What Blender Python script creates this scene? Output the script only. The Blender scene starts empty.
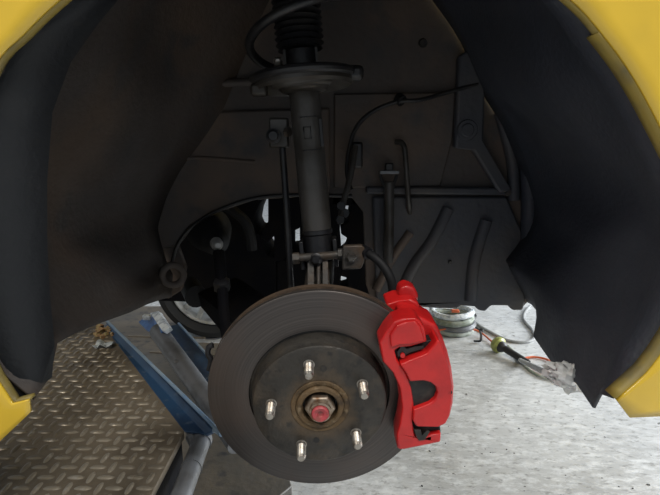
import bpy, math, random
from mathutils import Vector, Matrix
from mathutils.geometry import tessellate_polygon
random.seed(7)
R = math.radians
sc = bpy.context.scene
col = sc.collection

# ------------------------------------------------------------------ camera
CAMZ, PITCH, F, CX, CY = 0.85, R(12.0), 496.0, 330.0, 247.5
cam_d = bpy.data.cameras.new('camera'); cam = bpy.data.objects.new('camera', cam_d); col.objects.link(cam)
cam_d.sensor_fit = 'HORIZONTAL'; cam_d.sensor_width = 36.0; cam_d.lens = F/660*36; cam_d.clip_start = 0.02
cam.location = (0, 0, CAMZ); cam.rotation_euler = (R(90)-PITCH, 0, 0)
sc.camera = cam
# ------------------------------------------------------------------ light
world = bpy.data.worlds.new('workshop_air'); sc.world = world; world.use_nodes = True
bg = world.node_tree.nodes['Background']; bg.inputs[0].default_value = (0.80, 0.90, 1.0, 1); bg.inputs[1].default_value = 0.34
def area(name, loc, target, sx, sy, watts, color):
    d = bpy.data.lights.new(name, 'AREA'); d.shape = 'RECTANGLE'; d.size = sx; d.size_y = sy; d.energy = watts; d.color = color
    o = bpy.data.objects.new(name, d); col.objects.link(o); o.location = loc
    o.rotation_euler = (Vector(target)-Vector(loc)).to_track_quat('-Z', 'Y').to_euler()
    return o
area('daylight_from_open_shutter', (4.6, 2.6, 1.5), (0.6, 1.6, 0.2), 3.6, 2.6, 480, (0.93, 0.97, 1.0))
area('ceiling_tube_light', (0.9, -1.3, 3.1), (0.3, 0.5, 0.5), 1.4, 0.35, 62, (1.0, 0.97, 0.92))
area('ceiling_tube_light.001', (-1.8, -0.9, 3.1), (-0.5, 0.6, 0.4), 1.4, 0.35, 40, (1.0, 0.93, 0.82))
vs = sc.view_settings; vs.view_transform = 'Standard'; vs.look = 'None'; vs.gamma = 1; vs.use_curve_mapping = False; vs.exposure = 0.0

# ------------------------------------------------------------------ where a sight line meets a plane of the place
sp, cp = math.sin(PITCH), math.cos(PITCH)
CAM = Vector((0, 0, CAMZ))
def ray(px, py):
    u, v = (px-CX)/F, (py-CY)/F
    return Vector((u, cp-v*sp, -sp-v*cp))
def WY(px, py, Y): d = ray(px, py); return CAM+d*(Y/d.y)
def WZ(px, py, Z): d = ray(px, py); return CAM+d*((Z-CAMZ)/d.z)
def c2w(r, f, u): return Vector((r, f*cp+u*sp, -f*sp+u*cp))
DC = CAM+c2w(-0.0127, 0.606, -0.179)                     # centre of the brake disc's outer face
DN = c2w(0.040, -0.953, -0.298).normalized()              # its axis, pointing out of the wheel well
DU = DN.cross(Vector((0, 0, 1))).normalized(); DU = DU if DU.x > 0 else -DU
DV = DU.cross(DN); DV = DV if DV.z > 0 else -DV
DR = 0.1355
def DP(px, py, off):
    d = ray(px, py); q = DC+DN*off
    return CAM+d*((q-CAM).dot(DN)/d.dot(DN))
def D(u, v, off): return DC+DU*u+DV*v+DN*off
def duv(p): q = p-DC; return q.dot(DU), q.dot(DV)

# ------------------------------------------------------------------ mesh collector
class MB:
    def __init__(s): s.v = []; s.f = []
    def add(s, vs, fs):
        b = len(s.v); s.v += [Vector(p) for p in vs]; s.f += [tuple(i+b for i in f) for f in fs]; return s
    def box(s, c, size, rot=None):
        c = Vector(c); h = Vector(size)/2; m = rot or Matrix.Identity(3)
        vs = [c+m @ Vector((x*h.x, y*h.y, z*h.z)) for x in (-1, 1) for y in (-1, 1) for z in (-1, 1)]
        return s.add(vs, [(0,1,3,2),(4,6,7,5),(0,4,5,1),(2,3,7,6),(0,2,6,4),(1,5,7,3)])
    def beam(s, a, b, w, h, up=(0,0,1)):
        a, b = Vector(a), Vector(b); y = (b-a).normalized(); x = y.cross(Vector(up)).normalized(); z = x.cross(y)
        return s.box((a+b)/2, (w, (b-a).length, h), Matrix((x, y, z)).transposed())
    def lathe(s, prof, c, n, seg=48, close=True):
        c, n = Vector(c), Vector(n).normalized()
        t = Vector((0,0,1)) if abs(n.z) < .9 else Vector((1,0,0))
        u = n.cross(t).normalized(); w = n.cross(u); vs = []; fs = []; k = len(prof)
        for i in range(seg):
            a = 2*math.pi*i/seg; d = u*math.cos(a)+w*math.sin(a)
            for r, o in prof: vs.append(c+d*r+n*o)
        for i in range(seg):
            j = (i+1) % seg
            for q in range(k-1): fs.append((i*k+q, j*k+q, j*k+q+1, i*k+q+1))
        if close:
            if prof[0][0] > 1e-6: fs.append(tuple(i*k for i in range(seg)))
            if prof[-1][0] > 1e-6: fs.append(tuple(i*k+k-1 for i in reversed(range(seg))))
        return s.add(vs, fs)
    def ring(s, prof, c, n, seg=48):                        # closed profile revolved
        return s.lathe(list(prof)+[prof[0]], c, n, seg, close=False)
    def tube(s, pts, r, seg=10, smooth=6, cap=True):
        pts = [Vector(p) for p in pts]; rs = list(r) if isinstance(r, (list, tuple)) else [r]*len(pts)
        if smooth and len(pts) > 2:
            q = []; rr = []; n = len(pts)
            for i in range(n-1):
                p0, p1, p2, p3 = pts[max(i-1,0)], pts[i], pts[i+1], pts[min(i+2,n-1)]
                for k in range(smooth):
                    t = k/smooth
                    q.append(0.5*((2*p1)+(p2-p0)*t+(2*p0-5*p1+4*p2-p3)*t*t+(3*p1-p0-3*p2+p3)*t**3)); rr.append(rs[i]*(1-t)+rs[i+1]*t)
            q.append(pts[-1]); rr.append(rs[-1]); pts, rs = q, rr
        vs = []; fs = []; prev = None; n = len(pts)
        for i, p in enumerate(pts):
            d = (pts[min(i+1,n-1)]-pts[max(i-1,0)]).normalized()
            if prev is None: u = d.cross(Vector((0,0,1)) if abs(d.z) < .9 else Vector((1,0,0))).normalized()
            else: u = (prev-d*prev.dot(d)).normalized()
            prev = u; w = d.cross(u)
            for k in range(seg):
                a = 2*math.pi*k/seg; vs.append(p+(u*math.cos(a)+w*math.sin(a))*rs[i])
        for i in range(n-1):
            for k in range(seg):
                j = (k+1) % seg; fs.append((i*seg+k, i*seg+j, (i+1)*seg+j, (i+1)*seg+k))
        if cap: fs += [tuple(reversed(range(seg))), tuple((n-1)*seg+k for k in range(seg))]
        return s.add(vs, fs)
    def slab(s, outer, vec, holes=()):                      # flat outline with real thickness
        loops = [[Vector(p) for p in outer]]+[[Vector(p) for p in h] for h in holes]
        vec = Vector(vec); flat = [p for l in loops for p in l]; n = len(flat)
        tris = tessellate_polygon(loops)
        fs = [tuple(t) for t in tris]+[tuple(i+n for i in reversed(t)) for t in tris]
        b = 0
        for l in loops:
            m = len(l)
            for i in range(m): j = (i+1) % m; fs.append((b+i, b+j, b+j+n, b+i+n))
            b += m
        return s.add(flat+[p+vec for p in flat], fs)
    def grid(s, rows, thick=None):                          # rows of points -> surface (thick = vector func or None)
        m = len(rows[0]); vs = [p for r in rows for p in r]; fs = []
        for i in range(len(rows)-1):
            for j in range(m-1): fs.append((i*m+j, i*m+j+1, (i+1)*m+j+1, (i+1)*m+j))
        return s.add(vs, fs)
    def build(s, name, mat, parent=None, bevel=0, smooth=35, solid=0, seg=2, subsurf=0, off=0):
        c = sum(s.v, Vector())/len(s.v)
        me = bpy.data.meshes.new(name); me.from_pydata([tuple(p-c) for p in s.v], [], s.f); me.validate()
        import bmesh
        bm = bmesh.new(); bm.from_mesh(me); bmesh.ops.recalc_face_normals(bm, faces=bm.faces); bm.to_mesh(me); bm.free()
        me.materials.append(M[mat])
        if smooth:
            me.shade_smooth(); me.set_sharp_from_angle(angle=R(smooth))
        o = bpy.data.objects.new(name, me); col.objects.link(o); o.location = c
        if parent is not None:
            o.parent = parent; pl = Vector(parent['_w']) if '_w' in parent else parent.location; o.location = c-Vector(pl)
        o['_w'] = tuple(c)
        if solid: m = o.modifiers.new('thickness', 'SOLIDIFY'); m.thickness = solid; m.offset = off
        if bevel: m = o.modifiers.new('edges', 'BEVEL'); m.width = bevel; m.segments = seg; m.limit_method = 'ANGLE'; m.angle_limit = R(30)
        if subsurf: m = o.modifiers.new('sub', 'SUBSURF'); m.levels = subsurf; m.render_levels = subsurf
        return o
def thing(name, loc, label, cat, group=None):
    o = bpy.data.objects.new(name, None); col.objects.link(o); o.location = loc; o.empty_display_size = .03; o['_w'] = tuple(loc)
    return tag(o, label, cat, group)
def tag(o, label, cat, group=None, kind=None):
    o['label'] = label; o['category'] = cat
    if group: o['group'] = group
    if kind: o['kind'] = kind
    return o
def struct(o): o['kind'] = 'structure'; return o

# ------------------------------------------------------------------ materials
M = {}
def mat(name, base, rough=.5, metal=0, dirt=None, dscale=6, dlo=.45, dhi=.65, bump=0, bscale=80, coat=0, stretch=None, rvar=0, second=None, sscale=40, slo=.55, shi=.7, spec=.5, transm=0, alpha=1):
    m = bpy.data.materials.new(name); m.use_nodes = True; nt = m.node_tree; p = nt.nodes['Principled BSDF']; L = nt.links.new
    p.inputs['Base Color'].default_value = (*base, 1); p.inputs['Roughness'].default_value = rough; p.inputs['Metallic'].default_value = metal
    p.inputs['Coat Weight'].default_value = coat; p.inputs['Coat Roughness'].default_value = .08; p.inputs['Specular IOR Level'].default_value = spec
    p.inputs['Transmission Weight'].default_value = transm; p.inputs['Alpha'].default_value = alpha
    geo = nt.nodes.new('ShaderNodeNewGeometry'); vec = geo.outputs['Position']
    if stretch:
        mp = nt.nodes.new('ShaderNodeMapping'); mp.inputs['Scale'].default_value = stretch; L(vec, mp.inputs[0]); vec = mp.outputs[0]
    def noise(s, d=6):
        n = nt.nodes.new('ShaderNodeTexNoise'); n.inputs['Scale'].default_value = s; n.inputs['Detail'].default_value = d; L(vec, n.inputs['Vector']); return n.outputs[0]
    def ramp(x, lo, hi):
        r = nt.nodes.new('ShaderNodeMapRange'); r.inputs[1].default_value = lo; r.inputs[2].default_value = hi; r.clamp = True; L(x, r.inputs[0]); return r.outputs[0]
    cur = None
    def over(fac, colr):
        nonlocal cur
        mx = nt.nodes.new('ShaderNodeMix'); mx.data_type = 'RGBA'; L(fac, mx.inputs[0])
        if cur is None: mx.inputs[6].default_value = (*base, 1)
        else: L(cur, mx.inputs[6])
        mx.inputs[7].default_value = (*colr, 1); cur = mx.outputs[2]
    if dirt: over(ramp(noise(dscale), dlo, dhi), dirt)
    if second: over(ramp(noise(sscale), slo, shi), second)
    if cur is not None: L(cur, p.inputs['Base Color'])
    if rvar:
        r = nt.nodes.new('ShaderNodeMapRange'); L(noise(dscale*2.3), r.inputs[0]); r.inputs[1].default_value = .35; r.inputs[2].default_value = .65
        r.inputs[3].default_value = max(rough-rvar, .03); r.inputs[4].default_value = min(rough+rvar, 1); L(r.outputs[0], p.inputs['Roughness'])
    if bump:
        b = nt.nodes.new('ShaderNodeBump'); b.inputs['Strength'].default_value = bump; b.inputs['Distance'].default_value = .004; L(noise(bscale, 4), b.inputs['Height']); L(b.outputs[0], p.inputs['Normal'])
    M[name] = m
    return m
mat('yellow_paint', (.70, .46, .030), .28, dirt=(.58, .38, .03), dscale=9, dlo=.5, dhi=.8, coat=.6)
mat('shaded_yellow_flange', (.30, .22, .045), .5, dirt=(.16, .13, .055), dscale=22)  # same yellow paint, darkened in the colour for the shaded flange
mat('black_liner', (.029, .034, .047), .62, dirt=(.035, .039, .050), dscale=5, bump=.25, bscale=160, rvar=.1)
mat('dusty_liner', (.040, .032, .028), .68, dirt=(.070, .048, .034), dscale=4.5, second=(.032, .029, .028), sscale=14, bump=.3, bscale=120, rvar=.12)
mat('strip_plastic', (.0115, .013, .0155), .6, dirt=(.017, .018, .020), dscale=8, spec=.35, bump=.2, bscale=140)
mat('dusty_apron', (.064, .054, .049), .65, dirt=(.115, .080, .058), dscale=5.5, second=(.048, .045, .047), sscale=17, bump=.3, bscale=90)
mat('dark_apron', (.047, .050, .060), .6, dirt=(.070, .064, .062), dscale=7, bump=.25, bscale=90)
mat('black_steel', (.010, .010, .012), .42, dirt=(.022, .020, .018), dscale=25, bump=.2, bscale=150)
mat('strut_grey', (.070, .065, .060), .40, metal=.3, dirt=(.033, .028, .022), dscale=18, bump=.1, bscale=200)
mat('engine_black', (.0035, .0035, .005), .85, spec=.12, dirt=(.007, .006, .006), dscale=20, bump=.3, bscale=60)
mat('rubber', (.009, .009, .010), .6, spec=.3, bump=.15, bscale=140)
mat('knuckle_iron', (.060, .054, .048), .5, metal=.3, dirt=(.09, .06, .038), dscale=30, bump=.3, bscale=120)
mat('disc_hat_iron', (.042, .038, .033), .5, metal=.4, dirt=(.085, .066, .048), dscale=28, dlo=.45, dhi=.75, second=(.028, .026, .024), sscale=90, bump=.25, bscale=170, rvar=.1)
mat('disc_rim_rust', (.085, .055, .035), .7, metal=.2, dirt=(.04, .03, .024), dscale=45, bump=.3, bscale=200)
mat('rust', (.135, .085, .040), .7, metal=.25, dirt=(.060, .040, .024), dscale=55, second=(.20, .145, .085), sscale=130, bump=.4, bscale=220)
mat('zinc', (.36, .335, .30), .38, metal=.9, dirt=(.25, .21, .17), dscale=120)
mat('nut_steel', (.33, .27, .21), .42, metal=.7, dirt=(.17, .09, .045), dscale=90)
mat('red_mark', (.42, .055, .065), .5, dirt=(.25, .06, .05), dscale=120)
mat('red_paint', (.53, .011, .011), .40, dirt=(.41, .008, .009), dscale=30, coat=.12, bump=.12, bscale=130)
mat('pad_black', (.008, .008, .008), .6, dirt=(.03, .025, .02), dscale=90)
mat('deck_steel', (.200, .163, .117), .45, metal=.2, dirt=(.115, .092, .066), dscale=9, second=(.20, .175, .14), sscale=60, slo=.6, shi=.75, bump=.3, bscale=120, rvar=.12)
mat('deck_bar', (.30, .26, .20), .36, metal=.3, dirt=(.18, .15, .11), dscale=14, second=(.46, .42, .36), sscale=50, slo=.58, shi=.72, rvar=.1)
mat('base_shade_steel', (.085, .078, .068), .5, dirt=(.15, .122, .088), dscale=3, dlo=.42, dhi=.6, second=(.04, .04, .042), sscale=22, bump=.3, bscale=60)  # brown lift-base dirt, with the floor's shadow mixed into the colour
mat('blue_paint', (.022, .060, .125), .45, dirt=(.016, .036, .075), dscale=14, second=(.10, .13, .17), sscale=45, slo=.6, shi=.75)
mat('lit_blue_paint', (.05, .17, .46), .4, dirt=(.03, .10, .30), dscale=40)  # blue paint again, brightened in the colour to look lit
mat('blue_edge', (.22, .29, .36), .45, dirt=(.16, .26, .40), dscale=30)
mat('grey_steel', (.165, .17, .18), .42, metal=.25, dirt=(.10, .10, .10), dscale=20, bump=.15)
mat('lit_and_hose_white', (.80, .84, .86), .35, dirt=(.3, .34, .4), dscale=50)  # lit bracket top put into the colour; also a white hose loop
mat('tyre', (.016, .016, .016), .6, bump=.2)
mat('alloy', (.60, .60, .58), .35, metal=.4, dirt=(.32, .32, .31), dscale=20)
mat('orange_wire', (.62, .13, .045), .45)
mat('grey_wire', (.30, .31, .31), .45, dirt=(.2, .2, .2), dscale=40)
mat('dark_wire', (.02, .02, .022), .5)
mat('hose_pale', (.42, .45, .40), .5, dirt=(.19, .22, .17), dscale=25)
mat('olive_lens', (.36, .38, .10), .35, dirt=(.20, .22, .06), dscale=60)
mat('clear_bag', (.85, .86, .86), .25, dirt=(.62, .62, .60), dscale=35, transm=.3)
mat('white_scrap', (.55, .60, .62), .6, dirt=(.3, .33, .35), dscale=80)
mat('rag', (.35, .20, .10), .8, dirt=(.5, .42, .2), dscale=90)
mat('chip_dark', (.05, .05, .05), .7)
def nodes_of(m): nt = M[m].node_tree; return nt, nt.nodes, nt.links.new, nt.nodes['Principled BSDF']
# friction face: fine turned rings about the disc axis
def disc_mat():
    mat('disc_face', (.085, .078, .074), .40, metal=.55, rvar=.0)
    nt, N, L, p = nodes_of('disc_face')
    geo = N.new('ShaderNodeNewGeometry'); sub = N.new('ShaderNodeVectorMath'); sub.operation = 'SUBTRACT'; sub.inputs[1].default_value = DC; L(geo.outputs['Position'], sub.inputs[0])
    ln = N.new('ShaderNodeVectorMath'); ln.operation = 'LENGTH'; L(sub.outputs[0], ln.inputs[0])
    nz = N.new('ShaderNodeTexNoise'); nz.noise_dimensions = '1D'; nz.inputs['Scale'].default_value = 420; nz.inputs['Detail'].default_value = 3; L(ln.outputs['Value'], nz.inputs['W'])
    n2 = N.new('ShaderNodeTexNoise'); n2.inputs['Scale'].default_value = 14; L(geo.outputs['Position'], n2.inputs['Vector'])
    cr = N.new('ShaderNodeValToRGB'); cr.color_ramp.elements[0].position = .3; cr.color_ramp.elements[0].color = (.058, .051, .048, 1); cr.color_ramp.elements[1].position = .7; cr.color_ramp.elements[1].color = (.084, .074, .069, 1); L(nz.outputs[0], cr.inputs[0])
    mx = N.new('ShaderNodeMix'); mx.data_type = 'RGBA'; mr = N.new('ShaderNodeMapRange'); mr.inputs[1].default_value = .45; mr.inputs[2].default_value = .75; L(n2.outputs[0], mr.inputs[0]); L(mr.outputs[0], mx.inputs[0])
    L(cr.outputs[0], mx.inputs[6]); mx.inputs[7].default_value = (.088, .068, .058, 1); L(mx.outputs[2], p.inputs['Base Color'])
    bp = N.new('ShaderNodeBump'); bp.inputs['Strength'].default_value = .12; bp.inputs['Distance'].default_value = .001; L(nz.outputs[0], bp.inputs['Height']); L(bp.outputs[0], p.inputs['Normal'])
disc_mat()
def hub_dust():                                             # rust dust spread round the hub and worn scuffs on the hat
    nt, N, L, p = nodes_of('disc_hat_iron'); src = p.inputs['Base Color'].links[0].from_socket
    geo = N.new('ShaderNodeNewGeometry'); sub = N.new('ShaderNodeVectorMath'); sub.operation = 'SUBTRACT'; sub.inputs[1].default_value = DC+DN*.025; L(geo.outputs['Position'], sub.inputs[0])
    ln = N.new('ShaderNodeVectorMath'); ln.operation = 'LENGTH'; L(sub.outputs[0], ln.inputs[0])
    nz = N.new('ShaderNodeTexNoise'); nz.inputs['Scale'].default_value = 70; nz.inputs['Detail'].default_value = 6; L(geo.outputs['Position'], nz.inputs['Vector'])
    ad = N.new('ShaderNodeMath'); ad.operation = 'MULTIPLY_ADD'; ad.inputs[1].default_value = .035; L(nz.outputs[0], ad.inputs[0]); L(ln.outputs['Value'], ad.inputs[2])
    mr = N.new('ShaderNodeMapRange'); mr.inputs[1].default_value = .048; mr.inputs[2].default_value = .066; mr.inputs[3].default_value = .75; mr.inputs[4].default_value = 0; L(ad.outputs[0], mr.inputs[0])
    mx = N.new('ShaderNodeMix'); mx.data_type = 'RGBA'; L(mr.outputs[0], mx.inputs[0]); L(src, mx.inputs[6]); mx.inputs[7].default_value = (.115, .078, .045, 1); L(mx.outputs[2], p.inputs['Base Color'])
hub_dust()
# concrete: pale, worn, speckled, with a worn sheen
def floor_mat():
    mat('concrete', (.5, .5, .5), .45)
    nt, N, L, p = nodes_of('concrete')
    geo = N.new('ShaderNodeNewGeometry')
    def nz(scale, detail=6, st=None, rough=.6):
        n = N.new('ShaderNodeTexNoise'); n.inputs['Scale'].default_value = scale; n.inputs['Detail'].default_value = detail; n.inputs['Roughness'].default_value = rough
        if st: mp = N.new('ShaderNodeMapping'); mp.inputs['Scale'].default_value = st; mp.inputs['Rotation'].default_value = (0, 0, .25); L(geo.outputs['Position'], mp.inputs[0]); L(mp.outputs[0], n.inputs['Vector'])
        else: L(geo.outputs['Position'], n.inputs['Vector'])
        return n.outputs[0]
    def mr(x, a, b, c=0, d=1):
        r = N.new('ShaderNodeMapRange'); r.inputs[1].default_value = a; r.inputs[2].default_value = b; r.inputs[3].default_value = c; r.inputs[4].default_value = d; L(x, r.inputs[0]); return r.outputs[0]
    def mix(f, a, b):
        m = N.new('ShaderNodeMix'); m.data_type = 'RGBA'; L(f, m.inputs[0])
        for i, x in ((6, a), (7, b)):
            if isinstance(x, tuple): m.inputs[i].default_value = (*x, 1)
            else: L(x, m.inputs[i])
        return m.outputs[2]
    c = mix(mr(nz(1.6), .35, .65), (.40, .40, .39), (.56, .57, .57))
    c = mix(mr(nz(16, 8, (1, 2.2, 1), .75), .47, .62), c, (.66, .67, .67))
    c = mix(mr(nz(34, 6, (1, 2.0, 1), .7), .53, .66), c, (.27, .27, .26))
    c = mix(mr(nz(24, 3), .68, .71), c, (.09, .085, .08))
    L(c, p.inputs['Base Color'])
    L(mr(nz(5, 6), .35, .65, .22, .55), p.inputs['Roughness'])
    b = N.new('ShaderNodeBump'); b.inputs['Strength'].default_value = .25; b.inputs['Distance'].default_value = .004; L(nz(38, 5, (1, 2, 1)), b.inputs['Height']); L(b.outputs[0], p.inputs['Normal'])
floor_mat()

# ------------------------------------------------------------------ floor
struct(MB().box((0, 3, -.05), (16, 16, .1)).build('floor', 'concrete', smooth=0))

# ------------------------------------------------------------------ car body round the wheel well
YF = 0.455
car = thing('car_body', (0, YF, .40), 'yellow car body with an empty black-lined front wheel arch', 'car')
arch_px = [(33,396),(17,400),(1,376),(-26,310),(-40,240),(-36,170),(-3,72),(28,36),(66,0),(130,-50),(220,-84),(322,-95),(420,-85),(500,-50),(565,0),(596,33),(630,80),(663,142),(690,200),(698,250),(690,292),(668,335),(642,371),(613,397)]
arch = [WY(x, y, YF) for x, y in arch_px]
NA = len(arch)
# outer outline of the side panels, point for point
outer_px = [(34,409),(0,441),(-60,500),(-170,560),(-420,560),(-420,400),(-420,180),(-420,0),(-420,-200),(-300,-330),(0,-340),(322,-340),(650,-340),(950,-330),(1080,-200),(1080,0),(1080,80),(1080,140),(1080,200),(1080,260),(1080,330),(1000,414),(760,414),(626,414)]
outer = [WY(x, y, YF) for x, y in outer_px]
def arch_f(k):                                              # smooth arch edge between its points
    i = min(int(k), NA-2); t = k-i
    if t < 1e-6: return arch[i]
    p1, p2 = arch[i], arch[i+1]
    if i < 2 or i > NA-3: return p1.lerp(p2, t)
    p0, p3 = arch[i-1], arch[i+2]
    return 0.5*((2*p1)+(p2-p0)*t+(2*p0-5*p1+4*p2-p3)*t*t+(3*p1-p0-3*p2+p3)*t**3)
def outer_f(k): i = min(int(k), NA-2); return outer[i].lerp(outer[i+1], k-i)
def steps(a, b, n=4): return [a+(b-a)*q/((b-a)*n) for q in range((b-a)*n+1)]
def side_panel(name, a, b, part_mat):
    rows = []
    for s in (0, .05, .12, .25, .45, .7, 1.0):
        row = []
        for k in steps(a, b):
            p = arch_f(k).lerp(outer_f(k), s)
            d = (p-arch_f(k)).length
            bulge = -.006*math.exp(-(d/.05)**2) + .35*max(0, p.z-1.02)**2 + .10*max(0, -p.x-.45)**2
            row.append(p+Vector((0, bulge, 0)))
        rows.append(row)
    return MB().grid(rows).build(name, part_mat, car, solid=.004, subsurf=0, smooth=50)
side_panel('front_bumper_side', 0, 4, 'yellow_paint')
fender = side_panel('front_fender', 4, NA-1, 'yellow_paint')
def inward(k, d): c = Vector((0, YF, .80)); v = (c-arch_f(k)); v.y = 0; return v.normalized()*d
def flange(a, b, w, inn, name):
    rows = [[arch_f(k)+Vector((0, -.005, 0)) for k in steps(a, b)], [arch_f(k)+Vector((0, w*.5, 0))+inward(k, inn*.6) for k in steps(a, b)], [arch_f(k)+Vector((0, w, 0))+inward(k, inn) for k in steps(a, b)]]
    return MB().grid(rows).build(name, 'shaded_yellow_flange', car, solid=.003, smooth=60)
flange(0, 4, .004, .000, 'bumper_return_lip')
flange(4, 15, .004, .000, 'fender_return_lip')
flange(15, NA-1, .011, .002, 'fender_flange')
# screw hole in the flange by the sill
q = WY(650, 371, YF+.012)
MB().lathe([(.0, .002), (.0035, .002), (.0035, -.004)], q, (-.75, -.6, .1), 16).build('flange_hole', 'pad_black', car)
# bonnet added out of view to stop light leaks; far wing beyond
MB().grid([[Vector((x, y, 1.27+.03*math.sin(min(max((y-.45)/1.8, 0), 1)*math.pi)+.08*(x+.9)/1.8)) for y in (.47, .6, .9, 1.4, 1.8, 2.1, 2.25)] for x in (-.78, -.4, 0, .4, .78)]).build('light_stop_bonnet', 'yellow_paint', car, solid=.012)
MB().slab([(-.78, 2.25, .60), (-.62, 2.25, .60), (-.58, 2.25, .75), (-.40, 2.25, .95), (.15, 2.25, .98), (.38, 2.25, .80), (.44, 2.25, .56), (.78, 2.25, .56), (.78, 2.25, 1.2), (-.78, 2.25, 1.2)], (0, .01, 0)).build('far_front_fender', 'yellow_paint', car)

for x in (-.77, .77): MB().box((x, 1.58, .93), (.01, 1.3, .68)).build('bay_light_stop', 'engine_black', car)  # unseen panels added to keep light out of the engine bay

# wheel-arch liner: rings from the arch edge in to the apron
Ys = [.462, .500, .520, .58, .66, .74, .82, .88, .917]
botL = [(34,399),(50,377),(57,343),(78,332),(103,322),(128,313),(147,304),(162,299),(171,297)]
botR = [(612,398),(601,394),(594,408),(577,383),(557,369),(534,336),(541,315),(532,304),(528,302)]
def liner_pt(k, i):
    Y = Ys[i]; a = arch_f(k); s = (Y-Ys[0])/(Ys[-1]-Ys[0])
    win = max(0, math.cos((k-11)/9*math.pi))                    # the strut tower rises above the arch
    up = min(max((a.z-.68)/.24, 0), 1); up = up*up*(3-2*up); lo_ = (1, 1, 1, 1, 1, 1, .99, .975, .95)[i]; hi_ = (1, 1, 1, 1, .992, .965, .915, .82, .66)[i]
    fil = lo_+(hi_-lo_)*up if a.x < 0 else (1, 1, 1, 1, 1, 1, 1, .995, .98)[i]
    sx = ((1.0+.085*s) if a.x > 0 else (1.0-.015*s))*fil
    cz = .80
    p = Vector((a.x*sx, Y, cz+(a.z-cz)*(1.0-.02*s)*(1-(1-fil)*.6)+.16*min(1, s*1.6)*win))
    if i == 0: p -= inward(k, .003)
    if i >= 2: p -= inward(k, .006)                            # step behind the edge strip
    # lazy bulges pressed into the moulding
    if i > 2: p -= inward(k, .010*math.sin(k*1.3+i*.8)*(1 if 3 < k < NA-4 else .3))
    return p
def liner(name, k0, k1, m, bots, side):
    rows = []
    for i in range(len(Ys)):
        row = [liner_pt(k, i) for k in steps(k0, k1, 3)]
        b = WY(*bots[i], Ys[i])
        if side < 0:
            row = [b]+[p for p in row if p.z > b.z+.02 or p.z > .8]
        else:
            row = [p for p in row if p.z > b.z+.02 or p.z > .8]+[b]
        # resample to a fixed count
        L = [0]
        for a, c in zip(row, row[1:]): L.append(L[-1]+(c-a).length)
        out = []; n = 64
        for j in range(n):
            t = L[-1]*j/(n-1); q = 0
            while q < len(L)-2 and L[q+1] < t: q += 1
            out.append(row[q].lerp(row[q+1], (t-L[q])/(L[q+1]-L[q])))
        rows.append(out)
    return MB().grid(rows).build(name, m, car, solid=.003, smooth=40)
ll = liner('front_wheel_liner', 1, 11, 'dusty_liner', botL, -1); ll['label'] = 'brown dusty plastic liner'
rl = liner('rear_wheel_liner', 11, NA-2, 'black_liner', botR, 1); rl['label'] = 'blue-black plastic liner'
# edge strip of the front liner, darker and smoother
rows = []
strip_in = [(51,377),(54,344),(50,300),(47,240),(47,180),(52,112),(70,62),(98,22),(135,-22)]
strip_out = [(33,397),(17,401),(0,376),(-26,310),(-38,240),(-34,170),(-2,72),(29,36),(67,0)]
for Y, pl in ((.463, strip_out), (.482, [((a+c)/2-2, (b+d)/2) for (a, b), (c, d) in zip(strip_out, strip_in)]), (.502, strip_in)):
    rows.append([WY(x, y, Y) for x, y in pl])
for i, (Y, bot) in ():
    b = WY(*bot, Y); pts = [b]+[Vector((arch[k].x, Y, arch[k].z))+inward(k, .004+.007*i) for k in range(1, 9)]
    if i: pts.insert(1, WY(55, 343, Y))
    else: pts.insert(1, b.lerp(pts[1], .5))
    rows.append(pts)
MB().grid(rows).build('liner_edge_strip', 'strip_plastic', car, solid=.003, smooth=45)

# inner apron: the sheet-metal wall with the opening for suspension and driveshaft
YA = .925
A = lambda x, y, Y=YA: WY(x, y, Y)
apron_px = [(168,299),(150,285),(120,240),(110,150),(130,60),(200,-40),(330,-70),(460,-40),(530,60),(552,150),(556,240),(545,300),
 (528,302),(521,309),(511,309),(507,304),(490,304),(484,310),(477,309),(474,305),(460,304),(456,307),(436,307),(400,304),(372,302),(366,285),(363,212),(352,198),(300,197),(255,200),(218,212),(192,228),(178,246),(186,268),(182,290)]
MB().slab([A(*p) for p in apron_px], (0, .012, 0), [[A(411+11*math.cos(t), 209+12*math.sin(t)) for t in [i*math.pi/8 for i in range(16)]]]).build('inner_apron', 'dusty_apron', car, bevel=.002)
def patch(name, px, out, m, Y=YA, bevel=.004):
    return MB().slab([A(x, y, Y-.001) for x, y in px], (0, -out, 0)).build(name, m, car, bevel=bevel)
patch('apron_side_panel', [(372,196),(505,196),(520,230),(524,300),(521,309),(511,309),(507,304),(490,304),(484,310),(477,309),(474,305),(460,304),(456,307),(436,307),(400,304),(376,302)], .010, 'dark_apron')
def stripe(name, px, w, out, m, Y=YA):                          # pressed swage following a line on the wall
    return MB().tube([A(x, y, Y) for x, y in px], [w]*len(px), 10).build(name, m, car, smooth=60)
MB().beam(A(366,190,YA-.006), A(507,191,YA-.006), .016, .014).build('apron_stiffener', 'dark_apron', car, bevel=.004)
patch('apron_upper_panel', [(334,94),(455,92),(452,140),(440,186),(334,188)], .006, 'dusty_apron')
patch('apron_upright', [(456,58),(474,46),(492,48),(482,80),(480,142),(508,190),(496,192),(470,150),(452,148)], .022, 'dark_apron')
stripe('apron_swage', [(516,110),(526,150),(530,200),(528,250)], .016, 0, 'black_liner', YA-.01)
stripe('apron_swage', [(500,112),(512,160),(514,200)], .011, 0, 'dark_apron', YA-.005)
stripe('apron_swage', [(398,300),(412,268),(432,240),(448,208)], .012, 0, 'dark_apron', YA-.008)
stripe('apron_swage', [(376,290),(392,258),(410,232)], .009, 0, 'dusty_apron', YA-.008)
stripe('apron_swage', [(470,300),(474,260),(486,220)], .012, 0, 'dark_apron', YA-.010)
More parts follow.
